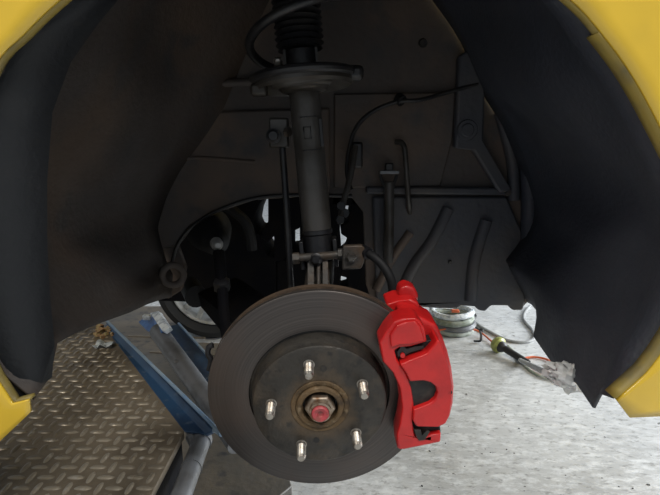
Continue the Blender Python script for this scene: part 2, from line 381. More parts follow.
MB().lathe([(0, .006), (.010, .006), (.012, .004), (.017, .004), (.019, 0)], A(467,130,YA-.022), (0,-1,0), 24).build('embossed_boss', 'dark_apron', car)
for x, y, Y, r in ((508,193,YA-.016,.006), (423,43,YA-.002,.008), (254,121,YA-.002,.008), (233,43,YA-.002,.009), (450,262,YA-.012,.004)):
    MB().lathe([(0, .004), (r*.7, .004), (r, 0)], A(x, y, Y), (0,-1,0), 16).build('body_plug', 'pad_black' if r > .006 else 'strut_grey', car)
# front rail bulge, brown with dust
patch('front_rail', [(190,112),(330,108),(330,196),(300,195),(255,198),(216,210),(190,226),(176,246),(150,252),(130,180),(140,120)], .008, 'dusty_apron', bevel=.008)
stripe('rail_swage', [(190,92),(220,84),(260,82),(290,84)], .007, 0, 'dusty_apron', YA-.014)
stripe('rail_swage', [(150,160),(200,158),(255,162)], .004, 0, 'dusty_apron', YA-.008)
stripe('opening_flange', [(172,262),(178,244),(193,226),(219,210),(256,198),(300,195),(352,196)], .0035, 0, 'black_steel', YA-.01)
# creases and clips in the front liner
for px, Y, w in (([(96,122),(92,135),(84,142)], .60, .004), ([(112,78),(130,74),(146,77)], .64, .006), ([(62,228),(100,230),(140,214)], .66, .004), ([(48,106),(46,200),(48,330)], .512, .004)):
    pass
# towing ring on the front rail
ringp = A(173,275,.885)
lp = [(.0135+.0095*math.cos(t)*.62, .0075*math.sin(t)) for t in [i*2*math.pi/10 for i in range(10)]]
tw = MB().ring([(.0185+.0065*math.cos(t), .006*math.sin(t)) for t in [i*2*math.pi/10 for i in range(10)]], ringp, (.25, -1, .1), 28)
tw.beam(ringp+Vector((-.022, 0, -.008)), ringp+Vector((-.05, .03, -.014)), .016, .014)
tag(tw.build('tie_down_ring', 'dusty_apron', bevel=0), 'dark steel tie-down ring under the dusty front rail', 'ring')

# ------------------------------------------------------------------ things seen through the opening
sub = thing('engine_subframe', (-.15, 1.15, .45), 'black subframe and gearbox filling the opening behind the strut', 'subframe')
S = lambda x, y, Y=1.12: WY(x, y, Y)
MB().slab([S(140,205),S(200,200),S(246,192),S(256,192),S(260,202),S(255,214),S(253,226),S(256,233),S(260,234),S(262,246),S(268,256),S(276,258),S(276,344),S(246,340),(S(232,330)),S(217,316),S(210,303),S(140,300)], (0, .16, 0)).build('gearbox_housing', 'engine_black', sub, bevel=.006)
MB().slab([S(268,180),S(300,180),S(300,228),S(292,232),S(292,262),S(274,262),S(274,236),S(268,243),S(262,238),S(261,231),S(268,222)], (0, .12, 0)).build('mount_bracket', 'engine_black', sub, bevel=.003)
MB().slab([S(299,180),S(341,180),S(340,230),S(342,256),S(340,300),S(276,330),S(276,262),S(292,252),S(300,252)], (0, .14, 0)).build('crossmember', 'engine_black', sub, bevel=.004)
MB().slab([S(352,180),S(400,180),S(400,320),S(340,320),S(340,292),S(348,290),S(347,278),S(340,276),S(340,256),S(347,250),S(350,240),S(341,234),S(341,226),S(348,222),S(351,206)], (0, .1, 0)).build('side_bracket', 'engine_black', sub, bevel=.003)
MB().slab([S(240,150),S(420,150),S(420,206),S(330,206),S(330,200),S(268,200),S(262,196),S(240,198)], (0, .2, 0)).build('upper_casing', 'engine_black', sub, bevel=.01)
MB().tube([S(252,250,1.08), S(250,235,1.08), S(244,220,1.08), S(226,206,1.08)], .012).build('coolant_hose', 'rubber', sub)

# tie rod with its bellows
tie = thing('tie_rod', A(214,240,.86), 'ribbed black steering boot with pale-tipped joint in the dark opening', 'steering rod')
ax0, ax1 = A(208,228,1.0), A(218.5,247,.80); ad = (ax1-ax0).normalized(); prof = [(.012, 0)]
Lb = (ax1-ax0).length
for i in range(8):
    o = Lb*(.1+.65*i/7); r = .045-.021*i/7
    prof += [(r*.78, o-.007), (r, o)]
prof += [(.014, Lb*.8), (.012, Lb*.82)]
MB().lathe(prof, ax0, ad, 28).build('bellows', 'rubber', tie)
MB().lathe([(.0, Lb*.94), (.0045, Lb*.94), (.007, Lb*.92), (.0105, Lb*.88), (.0105, Lb*.8)], ax0, ad, 20).build('ball_joint_cap', 'alloy', tie)
MB().tube([A(219,252,.82), A(222,285,.78), A(226,330,.72), A(236,356,.66)], [.010, .009, .009, .011]).build('outer_rod', 'engine_black', tie)
MB().lathe([(.010, -.01), (.014, -.008), (.014, .008), (.010, .01)], A(222,285,.78), (0, -.3, 1), 6).build('lock_nut', 'black_steel', tie)

# lower control arm
arm = thing('control_arm', A(260,330,.75), 'black lower control arm passing behind the brake disc', 'suspension arm')
MB().slab([A(196,292,.95), A(236,276,.95), A(300,318,.72), A(306,344,.70), A(270,352,.72), A(240,344,.80)], (0, .01, -.03)).build('arm_plate', 'engine_black', arm, bevel=.005)
MB().tube([A(196,292,.94)+Vector((0,0,-.01)), A(190,286,1.04)], .022, 16).build('bushing', 'rubber', arm)

# driveshaft
ds = thing('driveshaft', D(0, 0, -.2), 'black driveshaft with rubber boot running inward from the hub', 'shaft')
a0, a1 = D(0, 0, -.075), Vector((DC.x+.01, 1.06, DC.z+.06)); dd = (a1-a0).normalized(); Ld = (a1-a0).length
prof = [(.036, 0), (.042, .02), (.042, .05)]
for i in range(5): prof += [(.034-.004*i, .058+.014*i), (.038-.0045*i, .065+.014*i)]
prof += [(.014, .135), (.013, Ld)]
MB().lathe(prof, a0, dd, 28).build('outer_boot', 'rubber', ds)
MB().lathe([(.0135, .12), (.0135, Ld)], a0, dd, 20).build('shaft_bar', 'black_steel', ds)

# ------------------------------------------------------------------ brake disc
disc = thing('brake_disc', D(0, -DR, -.011), 'worn grey cast-iron brake disc in the wheel well', 'brake disc')
T = .022
MB().ring([(.0862, 0), (DR-.0012, 0), (DR, -.001), (DR, -.0075), (.0862, -.0075)], DC, DN, 128).build('friction_ring', 'disc_face', disc, smooth=40)
MB().ring([(.09, -.0145), (DR, -.0145), (DR, -T), (.09, -T)], DC, DN, 128).build('inner_friction_ring', 'disc_rim_rust', disc, smooth=40)
vn = MB()
for i in range(48):
    a = 2*math.pi*i/48; d = DU*math.cos(a)+DV*math.sin(a); t = DN.cross(d)
    vn.box(DC+d*(DR-.019)-DN*.011, (.034, .005, .0072), Matrix((d, t, DN)).transposed())
vn.build('cooling_vanes', 'disc_rim_rust', disc, smooth=0)
MB().lathe([(.034, .020), (.034, .0245), (.036, .0252), (.0758, .0252), (.0785, .0232), (.0792, .016), (.0806, .0135), (.0812, .004), (.0825, -.003), (.0855, -.004), (.0866, -.0005), (.0866, -.0073), (.082, -.012), (.074, .006), (.074, .016), (.034, .016), (.034, .020)], DC, DN, 96, close=False).build('disc_hat', 'disc_hat_iron', disc, smooth=40)
HO = .0252
for x, y in ((323.5,368.5), (316.5,440)):
    p = DP(x, y, HO); MB().lathe([(0, .0004), (.0038, .0004), (.0042, -.003)], p, DN, 18).build('jacking_hole', 'pad_black', disc)

# ------------------------------------------------------------------ hub with studs and axle nut
hub = thing('wheel_hub', D(0, 0, -.05), 'rusty wheel hub with bare studs and red-marked axle nut', 'wheel hub')
MB().lathe([(.0210, .006), (.0213, .0280), (.0228, .0295), (.0262, .0292), (.0280, .0270), (.0286, .012), (.0286, .0)], DC, DN, 56, close=False).build('centre_bore', 'rust', hub)
MB().lathe([(.0286, .0252), (.0305, .0262), (.0335, .0262), (.0345, .0254), (.0345, .0200)], DC, DN, 56, close=False).build('rust_ring', 'rust', hub)
MB().lathe([(0, .0125), (.0215, .0125), (.0215, .008)], DC, DN, 40).build('bearing_washer', 'black_steel', hub)
MB().lathe([(.072, .0155), (.072, .004), (.045, -.004), (.045, -.07), (.0, -.07)], DC, DN, 48, close=False).build('hub_flange', 'knuckle_iron', hub)
nut = MB().lathe([(0, .013), (.0165, .013), (.0180, .0142), (.0180, .0300), (.0160, .0318), (.0105, .0318)], DC, DN, 6).build('axle_nut', 'nut_steel', hub, bevel=.0008, smooth=25)
MB().lathe([(.0128, .0315), (.0128, .0375), (.0105, .0380), (.0105, .030)], DC, DN, 36, close=False).build('nut_collar', 'nut_steel', nut)
MB().lathe([(0, .0385), (.003, .0385), (.0042, .0405), (.0085, .0420), (.0100, .0405), (.0100, .030)], DC, DN, 36).build('shaft_end', 'red_mark', hub)
ph = 1.7931
for i in range(5):
    a = ph+2*math.pi*i/5; c = D(.05715*math.cos(a), .05715*math.sin(a), 0)
    prof = [(.0066, HO-.001), (.0066, HO+.0006), (.0056, HO+.0010), (.0056, HO+.004)]
    z = HO+.0045
    while z < HO+.0225: prof += [(.0050, z), (.0056, z+.0006)]; z += .0013
    prof += [(.0046, HO+.0238), (.0040, HO+.0248), (.0, HO+.0250)]
    MB().lathe(prof, c, DN, 20).build('wheel_stud', 'zinc', hub, smooth=30)

# ------------------------------------------------------------------ caliper
cal = thing('brake_caliper', DP(425, 445, 0), 'bright red brake caliper clamped over the right edge of the disc', 'brake caliper')
P2 = lambda pts, off: [DP(x, y, off) for x, y in pts]
# carrier arm hugging the disc face, with its upper shoulder and lower foot
carrier = [(379.5,343),(383,362),(393,373),(400,388),(402.5,408),(400,424),(397,435),(397.5,449),(406,449.5),(440.5,442.5),(441.5,433.5),(430,435),(421,439),(415,437.5),(412.5,423),(414,405),(411.5,389),(406,372),(397,360),(394.5,351),(400,347.5),(412,346.5),(420,344),(427,342),(425,328),(420,321),(416,318),(402,319),(394,322),(386,332)]
MB().slab(P2(carrier, .034), -DN*.028).build('caliper_carrier', 'red_paint', cal, bevel=.003, seg=3)
MB().slab(P2([(390,336),(397,326),(404,322.5),(416,321),(421,327),(425,341),(413,344),(399,345),(391,348)], .038), -DN*.02).build('carrier_shoulder', 'red_paint', cal, bevel=.0035, seg=3)
body = [(400,365),(414,359),(427,354),(434,346),(438,340),(441,342),(445,354),(450,368),(453,386),(452.5,402),(450,416),(446,424),(440,427),(416,426.5),(413,421),(413.5,410),(422,407),(430,404),(435.5,399),(437.5,393),(436,387),(431,383),(424,381),(410,382),(406,373)]
MB().slab(P2(body, .039), -DN*.03).build('caliper_body', 'red_paint', cal, bevel=.0022, seg=3)
MB().slab(P2([(409,380),(438,378),(440,404),(412,411)], .0325), -DN*.006).build('piston_face', 'pad_black', cal)
# bridge over the rim and inboard half
def outside(pts, off, rmin):
    out = []
    for p in pts:
        u, v = duv(p); r = math.hypot(u, v)
        if r < rmin: u, v = u*rmin/r, v*rmin/r
        out.append(D(u, v, off))
    return out
br = [(397,320),(418,316),(437,325),(443,338),(448,352),(452,368),(454.5,387),(453.5,404),(450,418),(440,428),(425,432),(422,400),(420,370),(405,340)]
bro = []
for i, p in enumerate(br):
    pp = DP(*p, .012); u, v = duv(pp); r = math.hypot(u, v)
    if i > 9: u, v = u*(DR+.0045)/r, v*(DR+.0045)/r
    elif r < DR+.012: u, v = u*(DR+.012)/r, v*(DR+.012)/r
    bro.append(D(u, v, .012))
# inner side of the bridge follows the rim
an = [math.atan2(duv(p)[1], duv(p)[0]) for p in (bro[9], bro[0])]
bro = bro[:10]+[D((DR+.0045)*math.cos(an[0]+(an[1]-an[0])*t/8), (DR+.0045)*math.sin(an[0]+(an[1]-an[0])*t/8), .012) for t in range(9)]
MB().slab(bro, -DN*.044).build('caliper_bridge', 'red_paint', cal, bevel=.004, seg=3)
inn = [(395,322),(412,314),(428,318),(440,334),(447,360),(449,390),(445,415),(430,428),(412,424),(400,390),(392,350)]
MB().slab([DP(*p, -.030) for p in inn], -DN*.045).build('inner_housing', 'red_paint', cal, bevel=.006, seg=3)
# upper lug with hose boss
MB().slab(P2([(386,305),(396,301),(412,299),(419,303),(421,311),(416,318),(404,319),(396,314),(388,309)], -.020), -DN*.035).build('upper_lug', 'red_paint', cal, bevel=.003, seg=3)
MB().slab(P2([(398,296),(400,288),(407,285),(415,288),(419,296),(418,302),(411,302),(404,300)], -.034), -DN*.022).build('hose_boss', 'red_paint', cal, bevel=.004, seg=3)
# pad ends and spring clips in the gaps
def pad(name, px, off, d): return MB().slab(P2(px, off), -DN*d).build(name, 'pad_black', cal, bevel=.001)
pad('brake_pad', [(392,350),(409,343),(434,340),(437,346),(430,355),(417,362),(403,367),(396,362)], .026, .018)
pad('brake_pad', [(411,423),(440,423),(441,436),(430,440),(420,443),(411,440)], .027, .019)
cl = MB().slab(P2([(397,352),(401,346.5),(405,347),(407,349),(414,346.5),(424,346),(424,349),(412,352),(404,356),(398,357)], .031), -DN*.003)
cl.build('pad_clip', 'black_steel', cal, bevel=.0006)
MB().slab(P2([(414,430),(421,430),(422,436),(427,431),(430,432),(425,440),(419,441),(416,436)], .036), -DN*.003).build('pad_clip', 'pad_black', cal, bevel=.0006)
MB().lathe([(0, .002), (.0028, .002), (.0028, -.003)], DP(402.5, 355, .0315), DN, 12).build('clip_rivet', 'red_paint', cal)
MB().lathe([(0, .001), (.0025, .001), (.0025, -.004)], DP(450, 392, .038), DN, 12).build('casting_mark', 'pad_black', cal)

# ------------------------------------------------------------------ knuckle, strut, spring
kn = thing('steering_knuckle', D(0, .09, -.09), 'grey iron steering knuckle bolted below the strut tube', 'knuckle')
K = lambda x, y, Y=.66: WY(x, y, Y)
for x0, x1 in ((307.5, 314), (316.5, 320.5), (322.5, 328)):
    MB().slab([K(x0,258,.672),K(x1,258,.672),K(x1,300,.650),K(x0,300,.650)], (0, .03, 0)).build('knuckle_rib', 'knuckle_iron', kn, bevel=.002)
MB().slab([K(307,258,.69),K(329,258,.69),K(330,310,.66),K(352,360,.66),K(330,430,.66),K(290,420,.66),K(276,370,.66),K(302,310,.66)], (0, .03, 0)).build('knuckle_body', 'knuckle_iron', kn, bevel=.004)
sh = MB().ring([(.06, -.030), (DR-.006, -.030), (DR-.004, -.027), (DR-.003, -.029), (DR-.006, -.0315), (.06, -.0315)], DC, DN, 64)
sh.build('splash_shield', 'black_steel', kn)
MB().tube([DP(213,345,-.02), DP(209,347,-.02), DP(208,354,-.02), DP(211,360,-.02), DP(209,370,-.02)], .0035).build('shield_clip', 'black_steel', kn)

strut = thing('strut', K(318,262,.70), 'grey tubular suspension strut rising through the middle of the wheel well', 'strut')
SB, ST = WY(319.5, 258, .690), WY(303.5, 84, .702); SA = (ST-SB).normalized(); SL = (ST-SB).length
SX = SA.cross(Vector((0, -1, 0))).normalized(); SX = SX if SX.x > 0 else -SX; SF = SX.cross(SA); SF = SF if SF.y < 0 else -SF
def sP(h, x=0, f=0): return SB+SA*h+SX*x+SF*f
MB().lathe([(.0205, .035), (.0208, .05), (.0208, SL-.002)], SB, SA, 40).build('strut_tube', 'strut_grey', strut)
MB().lathe([(.0200, -.004), (.0200, .034), (.0218, .036), (.0218, .041), (.0205, .042)], SB, SA, 40).build('strut_collar', 'black_steel', strut)
# clamp ears and pinch bolt
for sx in (-1, 1):
    MB().beam(sP(-.012, sx*.0235), sP(.028, sx*.0235), .006, .034, SF).build('clamp_ear', 'black_steel', strut, bevel=.0015)
pb = MB().tube([sP(.006, -.033, .020), sP(.006, .036, .020)], .0058, 14, 0)
pb.lathe([(0, -.006), (.0085, -.006), (.0085, .003), (0, .003)], sP(.006, -.030, .020), SX, 6).lathe([(0, -.004), (.009, -.004), (.009, .006), (0, .006)], sP(.006, .031, .020), SX, 6)
pb.build('pinch_bolt', 'knuckle_iron', strut, smooth=30)
MB().lathe([(0, .007), (.005, .007), (.007, .004), (.009, .003), (.009, -.004)], sP(.003, -.004, .022), SF, 18).build('locating_pin', 'black_steel', strut)
# sticker: thin frame wrapped on the tube
def wrap(name, a0, a1, h0, h1, r, m, n=10):
    rows = []
    for i in range(n+1):
        a = R(a0+(a1-a0)*i/n); d = SF*math.cos(a)+SX*math.sin(a); rows.append([SB+SA*h0+d*r, SB+SA*h1+d*r])
    return MB().grid(rows).build(name, m, strut, solid=.0006, off=1)
hL = lambda y: (258-y)/(258-84)*SL
for args in (('label_border', -22, 48, hL(149), hL(148)), ('label_border', -22, 48, hL(117.5), hL(116.5)), ('label_square', -14, 14, hL(138), hL(137)), ('label_square', -14, 14, hL(127), hL(126)), ('label_square', -14, -10, hL(138), hL(126)), ('label_square', 11, 14, hL(138), hL(126))):
    wrap(*args, .0211, 'black_steel', 8)
MB().beam(sP(hL(146), .0185, .0125), sP(hL(119), .0185, .0125), .005, .004, SF).build('label_clip', 'black_steel', strut, bevel=.001)
# lower spring seat
SE = SB+SA*(SL+.004)
seat = MB().lathe([(.022, -.016), (.030, -.014), (.038, -.004), (.054, -.006), (.064, -.010), (.068, -.006), (.068, .003), (.064, .005), (.058, .001), (.042, .006), (.030, .010), (.022, .010)], SE, SA, 64, close=False).build('spring_seat', 'strut_grey', strut)
MB().tube([SE+SX*.068*math.sin(R(a))+SF*.068*math.cos(R(a))+SA*.004 for a in range(-70, 71, 10)], .0058, 10).build('seat_rim', 'black_steel', strut)
MB().tube([SE+SX*.054*math.sin(R(a))+SF*.054*math.cos(R(a))-SA*.008 for a in range(-40, 41, 10)], .0065, 10).build('seat_rib', 'strut_grey', strut)
MB().box(SE-SX*.058+SF*.02-SA*.010, (.022, .02, .016)).build('seat_tab', 'strut_grey', strut, bevel=.004)
MB().box(SE+SX*.068+SF*.012+SA*.002, (.026, .02, .020)).build('seat_tab', 'black_steel', strut, bevel=.006)
# bump-stop cup and bellows
MB().lathe([(.0, .012), (.022, .012), (.022, .038), (.0, .038)], SE, SA, 32).build('bump_stop_cup', 'black_steel', strut)
for sx in (-.021, .021): MB().beam(SE+SX*sx+SF*.008+SA*.010, SE+SX*sx+SF*.008+SA*.040, .0035, .0035, SF).build('cup_rib', 'strut_grey', strut)
prof = [(.030, .040)]
for i in range(18): prof += [(.0265, .043+.0078*i), (.0325, .047+.0078*i)]
prof += [(.03, .19)]
MB().lathe(prof, SE, SA, 36).build('dust_bellows', 'black_steel', strut)
MB().lathe([(0, .013), (.004, .013), (.0055, .011), (.0055, 0)], WY(278.5, 68, .655), (0, -.5, .8), 6).build('seat_bolt', 'zinc', strut, smooth=20)

spr = thing('coil_spring', SE, 'black coil spring wound around the strut bellows at the top', 'spring')
pts = []; turns = 2.2
for i in range(int(turns*20)+1):
    a = 2*math.pi*i/20+R(135); rr = .067
    pts.append(SE+(SF*math.cos(a)+SX*math.sin(a))*rr+SA*(.013+.118*max(0, i/20-.1)))
MB().tube(pts, .0062, 12, 2).build('spring_wire', 'black_steel', spr)

# anti-roll-bar link
lk = thing('stabiliser_link', K(292, 285, .70), 'thin black stabiliser link hanging left of the strut tube', 'link rod')
MB().box(WY(279, 133, .725), (.028, .012, .042)).build('link_bracket', 'strut_grey', lk, bevel=.003)
MB().lathe([(0, .012), (.006, .012), (.0075, .010), (.0105, .009), (.0105, 0)], WY(274, 136, .718), (0, -1, 0), 20).build('ball_joint', 'black_steel', lk)
MB().lathe([(0, .006), (.007, .006), (.007, 0)], WY(286, 132, .718), (.8, -.5, 0), 6).build('nut', 'knuckle_iron', lk)
MB().tube([WY(282.5, 148, .722), WY(286, 200, .716), WY(292, 300, .705)], .0048, 12).build('rod', 'black_steel', lk)
MB().tube([WY(292, 296, .705), WY(293, 318, .70)], .010, 14).build('lower_joint', 'rubber', lk)

# brake hose
bh = thing('brake_hose', WY(354, 266, .665), 'black rubber brake hose from square strut bracket down to the red caliper', 'hose')
hb = [(343,246),(362,245),(366,250),(364,263),(361,269),(342,270)]
MB().slab([WY(x, y, .655) for x, y in hb], (0, .010, 0)).build('hose_bracket', 'knuckle_iron', bh, bevel=.002)
MB().beam(WY(345, 258, .664), sP(.006, .022, .01), .012, .006).build('bracket_arm', 'black_steel', bh, bevel=.001)
MB().lathe([(0, .005), (.005, .006), (.0078, .003), (.0078, -.002)], WY(351, 257, .654), (0, -1, .1), 6).build('bracket_bolt', 'strut_grey', bh)
MB().tube([WY(366,252,.662), WY(374,257,.652), WY(384,267,.645), WY(391,280,.640), WY(394,294,.640), WY(401,299,.642)], .0062, 14).build('hose', 'rubber', bh)
MB().tube([WY(362,250,.668), WY(369,254,.656)], .0085, 14).build('hose_ferrule', 'black_steel', bh)
MB().tube([WY(394,290,.640), WY(395,300,.640)], .0085, 14).build('hose_fitting', 'black_steel', bh)

# brake line and sensor loom on the apron
bl = thing('brake_line', A(345, 205, .88), 'dark brake pipe looping across the upper apron right of the strut', 'pipe')
MB().tube([A(478,84,.905), A(445,93,.90), A(420,100,.89), A(396,102,.885), A(372,112,.88), A(356,128,.875), A(349,150,.87), A(347,172,.86), A(351,190,.85)], .0038, 10).build('pipe', 'black_steel', bl)
MB().tube([A(355,146,.86), A(352,168,.85), A(348,186,.84), A(343,204,.83), A(341,216,.82)], .0055, 10).build('flexible_sleeve', 'strut_grey', bl)
for x, y in ((341,206), (345,213), (340,220)): MB().lathe([(0, .006), (.007, .006), (.008, 0)], A(x, y, .825), (0, -1, .2), 8).build('union_nut', 'black_steel', bl)
MB().box(A(357, 155, .885), (.020, .014, .045)).build('pipe_bracket', 'black_steel', bl, bevel=.004)
MB().tube([A(398,98,.892), A(402,101,.885)], .010, 12).build('rubber_grommet', 'rubber', bl)

wl = thing('wiring_conduit', A(388, 262, .89), 'grey vertical conduit with a flat connector clipped to the apron', 'conduit')
MB().tube([A(389,182,.895), A(389,215,.895), A(388,262,.895)], .0095, 14).build('conduit', 'strut_grey', wl)
MB().box(A(389,172,.892), (.034, .02, .006)).build('connector', 'grey_steel', wl, bevel=.001)
MB().box(A(389,167,.896), (.014, .016, .014)).build('connector', 'black_steel', wl, bevel=.002)
for x in (380, 397): MB().tube([A(x,175,.895), A(x+(389-x)*.5,186,.893), A(389,192,.893)], .003, 8).build('clip_strap', 'black_steel', wl)
vh = thing('vent_pipe', A(410, 214, .90), 'thin grey pipe bending down into the round apron hole', 'pipe')
MB().tube([A(396,142,.905), A(402,143,.895), A(405,152,.89), A(407,180,.89), A(409,205,.90), A(410,216,.93)], .0048, 12).build('pipe', 'strut_grey', vh)

# ------------------------------------------------------------------ lift platform on the left
ZP = .40
lift = thing('lift_platform', (-.45, .75, 0), 'blue-edged vehicle lift platform with brown checker-plate deck at lower left', 'lift')
ca, cb, cc = WZ(184,431,ZP), WZ(105,328,ZP), WZ(148,500,ZP)
dirn = (cc-ca).normalized(); cend = ca+dirn*.55
dirb = (cb-ca).normalized(); bend = ca+dirb*.78
deck = [ca, bend, Vector((-1.25, bend.y, ZP)), Vector((-1.25, cend.y, ZP)), cend]
MB().slab(deck, (0, 0, -.012)).build('deck_plate', 'deck_steel', lift, smooth=0)
def inside(p, m=.007):
    def side(a, b): d = (b-a).normalized(); return d.x*(p.y-a.y)-d.y*(p.x-a.x)
    s1 = side(ca, bend); s2 = side(cend, ca)
    return s1 > m and s2 > m and p.x > -1.24 and p.y < bend.y-.01 and p.y > cend.y+.01
# raised bars of the checker plate
bl_, bw = .0125, .0042
bv = []; bf = []; n = 10
for z, s in ((0, 1.0), (.0016, .72), (.0021, .3)):
    for i in range(n):
        a = 2*math.pi*i/n; x = math.cos(a); y = math.sin(a)
        bv.append((bl_*s*math.copysign(abs(x)**.8, x)*(1 if s == 1 else .98), bw*s*y, z))
for r_ in range(2):
    for i in range(n): j = (i+1) % n; bf.append((r_*n+i, r_*n+j, (r_+1)*n+j, (r_+1)*n+i))
bf.append(tuple(2*n+i for i in range(n)))
bme = bpy.data.meshes.new('tread_bar'); bme.from_pydata(bv, [], bf); bme.materials.append(M['deck_bar']); bme.shade_smooth()
bars = []; pit = .0205
for i in range(-70, 5):
    for j in range(0, 90):
        p = Vector((i*pit, .10+j*pit*1.06, ZP))
        if not inside(p): continue
        d = p-CAM; f_ = d.y*cp-d.z*sp; u_ = d.y*sp+d.z*cp
        if f_ < .1: vis = False
        else: x = CX+F*d.x/f_; y = CY-F*u_/f_; vis = -6 < x < 260 and 300 < y < 501 and not (x < 34 and y < 400) and y > 342-(x-56)*.42
        bars.append((vis, (p-CAM).length, p, (i+j) % 2))
bars.sort(key=lambda b: (not b[0], b[1]))
rest = MB()
for q, (vis, dist, p, o_) in enumerate(bars):
    a = R(90*o_+random.uniform(-3, 3))
    if vis and q < 300:
        o = bpy.data.objects.new('tread_bar', bme); col.objects.link(o); o.parent = lift; o.location = p-Vector(lift['_w']); o.rotation_euler.z = a
    else:
        m = Matrix.Rotation(a, 3, 'Z'); rest.add([p+m @ Vector(v) for v in bv], bf)
ro = rest.build('tread_pattern', 'deck_bar', lift, smooth=60); ro['kind'] = 'stuff'
# blue upstand along the chamfered edge: tall at the corner, low at the far end
n2 = Vector((dirb.y, -dirb.x, 0)); n2 = n2 if n2.x > 0 else -n2
far = ca+dirb*.60
t0, t1 = WZ(212,424,ZP+.020), WZ(107,321,ZP+.010); far = cb
MB().slab([ca, far, t1, t0, WZ(213,431,ZP+.008), WZ(206,434,ZP-.002)], Vector((.002, .003, -.006))).build('edge_rail', 'blue_paint', lift, bevel=.001)
MB().tube([t1, t0.lerp(t1,.03), t0+Vector((.004,-.006,-.006)), WZ(214,431,ZP+.006)], .0032, 8, 4).build('rail_lip', 'blue_edge', lift, bevel=.0005)
# black skirt put below the deck in place of the shaded void
n3 = Vector((dirn.y, -dirn.x, 0)); n3 = n3 if n3.x > 0 else -n3
MB().slab([ca-n3*.004+Vector((0,0,-.012)), cend-n3*.004+Vector((0,0,-.012)), cend-n3*.004+Vector((0,0,-.33)), ca-n3*.004+Vector((0,0,-.33))], -n3*.02).build('deck_void_skirt', 'engine_black', lift, bevel=.002)
MB().beam(ca-n2*.04+dirb*.05+Vector((0,0,-.05)), bend-n2*.04+Vector((0,0,-.05)), .03, .07).build('deck_cross_beam', 'engine_black', lift, bevel=.002)
for x, y in ((-.62, .45), (-1.1, .45), (-.75, .95), (-1.1, 1.1)):
    MB().beam(Vector((x, y, .0)), Vector((x+.04, y+.06, .37)), .06, .03, (0,1,0)).build('scissor_leg', 'blue_paint', lift, bevel=.003)
# hinge pipe beside the deck
h0, h1 = WZ(203,437,ZP-.02), WZ(172,520,ZP-.02)
MB().tube([h0, h1], .0145, 20, 0).build('hinge_pipe', 'grey_steel', lift)
MB().tube([h0.lerp(h1,.03), h0.lerp(h1,.09)], .0165, 20, 0).build('hinge_collar', 'grey_steel', lift)
MB().tube([h0.lerp(h1,.42), h0.lerp(h1,.44)], .0155, 20, 0).build('hinge_collar', 'grey_steel', lift)
MB().lathe([(0, .010), (.006, .010), (.008, .006), (.008, -.02)], h0+Vector((-.016,-.010,.004)), (-.2, -.3, 1), 6).build('hinge_bolt', 'grey_steel', lift)
# hydraulic ram and blue arm beyond the edge
r0, r1 = WZ(158,331,.36), WZ(210,404,.30)
ram = thing('hydraulic_ram', r1, 'grey hydraulic ram with blue end bracket and white lit top beside the checker plate', 'cylinder')
MB().tube([r0, r1, r1+(r1-r0)*.4], .0225, 24, 0).build('cylinder_body', 'grey_steel', ram)
MB().lathe([(0, .004), (.005, .004), (.005, 0)], r0.lerp(r1,.5)+Vector((-.004,-.018,.014)), (-.2,-.7,.6), 8).build('bleed_screw', 'black_steel', ram)
rd = (r0-r1).normalized(); rn = Vector((rd.y, -rd.x, 0)).normalized()
MB().slab([WZ(138,322,.345), WZ(150,313,.375), WZ(163,331,.385), WZ(158,337,.350), WZ(147,331,.340)], Vector((.012, .03, -.012))).build('blue_bracket', 'lit_blue_paint', ram, bevel=.0015)
MB().slab([WZ(150,313,.378), WZ(158,311,.392), WZ(169,328,.392), WZ(163,332,.386)], Vector((.006, .012, -.010))).build('lit_top_plate', 'lit_and_hose_white', ram, bevel=.001)  # lit top of the blue bracket, modelled as white pieces
MB().box(WZ(147,317,.378), (.020, .016, .014)).build('lit_lug', 'lit_and_hose_white', ram, bevel=.002)
b0, b1 = WZ(170,330,.30), WZ(226,396,.26)
MB().beam(b0, b1, .05, .03).build('lift_arm_beam', 'blue_paint', lift, bevel=.003)
MB().beam(b0+Vector((.022,.014,.016)), b1+Vector((.022,.014,.016)), .006, .006).build('lift_arm_edge', 'blue_edge', lift, bevel=.001)
MB().slab([WZ(110,306,.03), WZ(176,306,.03), WZ(186,342,.03), WZ(252,344,.03), WZ(262,395,.03), WZ(292,486,.03), WZ(250,520,.03), WZ(60,520,.03), WZ(60,400,.03)], (0, 0, -.03)).build('base_shade_plate', 'base_shade_steel', lift, bevel=.003)  # dirty lift base, extended as a dark slab where the floor is shadowed
for a in ((WZ(128,336,.031), WZ(205,338,.031)), (WZ(150,352,.031), WZ(240,356,.031))): MB().beam(*a, .010, .004).build('base_seam', 'deck_steel', lift)

# scraps lying on the deck
rg = MB()
for i in range(14):
    p = WZ(108+random.uniform(-14,8), 330+random.uniform(-3,8), ZP)+Vector((0,0,.003)); rg.box(p, (random.uniform(.006,.02), random.uniform(.005,.014), random.uniform(.003,.010)), Matrix.Rotation(random.random()*3, 3, 'Z') @ Matrix.Rotation(random.uniform(-.4,.4), 3, 'X'))
tag(rg.build('rust_flakes', 'rag', smooth=0), 'scatter of orange rust crumbs on the checker plate by the rail', 'debris', kind='stuff')
cr = MB(); pc = WZ(104, 347, ZP)
rows = []
for i in range(5):
    rows.append([pc+Vector(((i-2)*.010+random.uniform(-.003,.003), (j-1.5)*.010+random.uniform(-.003,.003), .006+random.uniform(-.004,.007))) for j in range(4)])
tag(cr.grid(rows).build('paper_scrap', 'white_scrap', solid=.0008, smooth=0), 'crumpled pale scrap of paper lying on the checker plate', 'scrap')

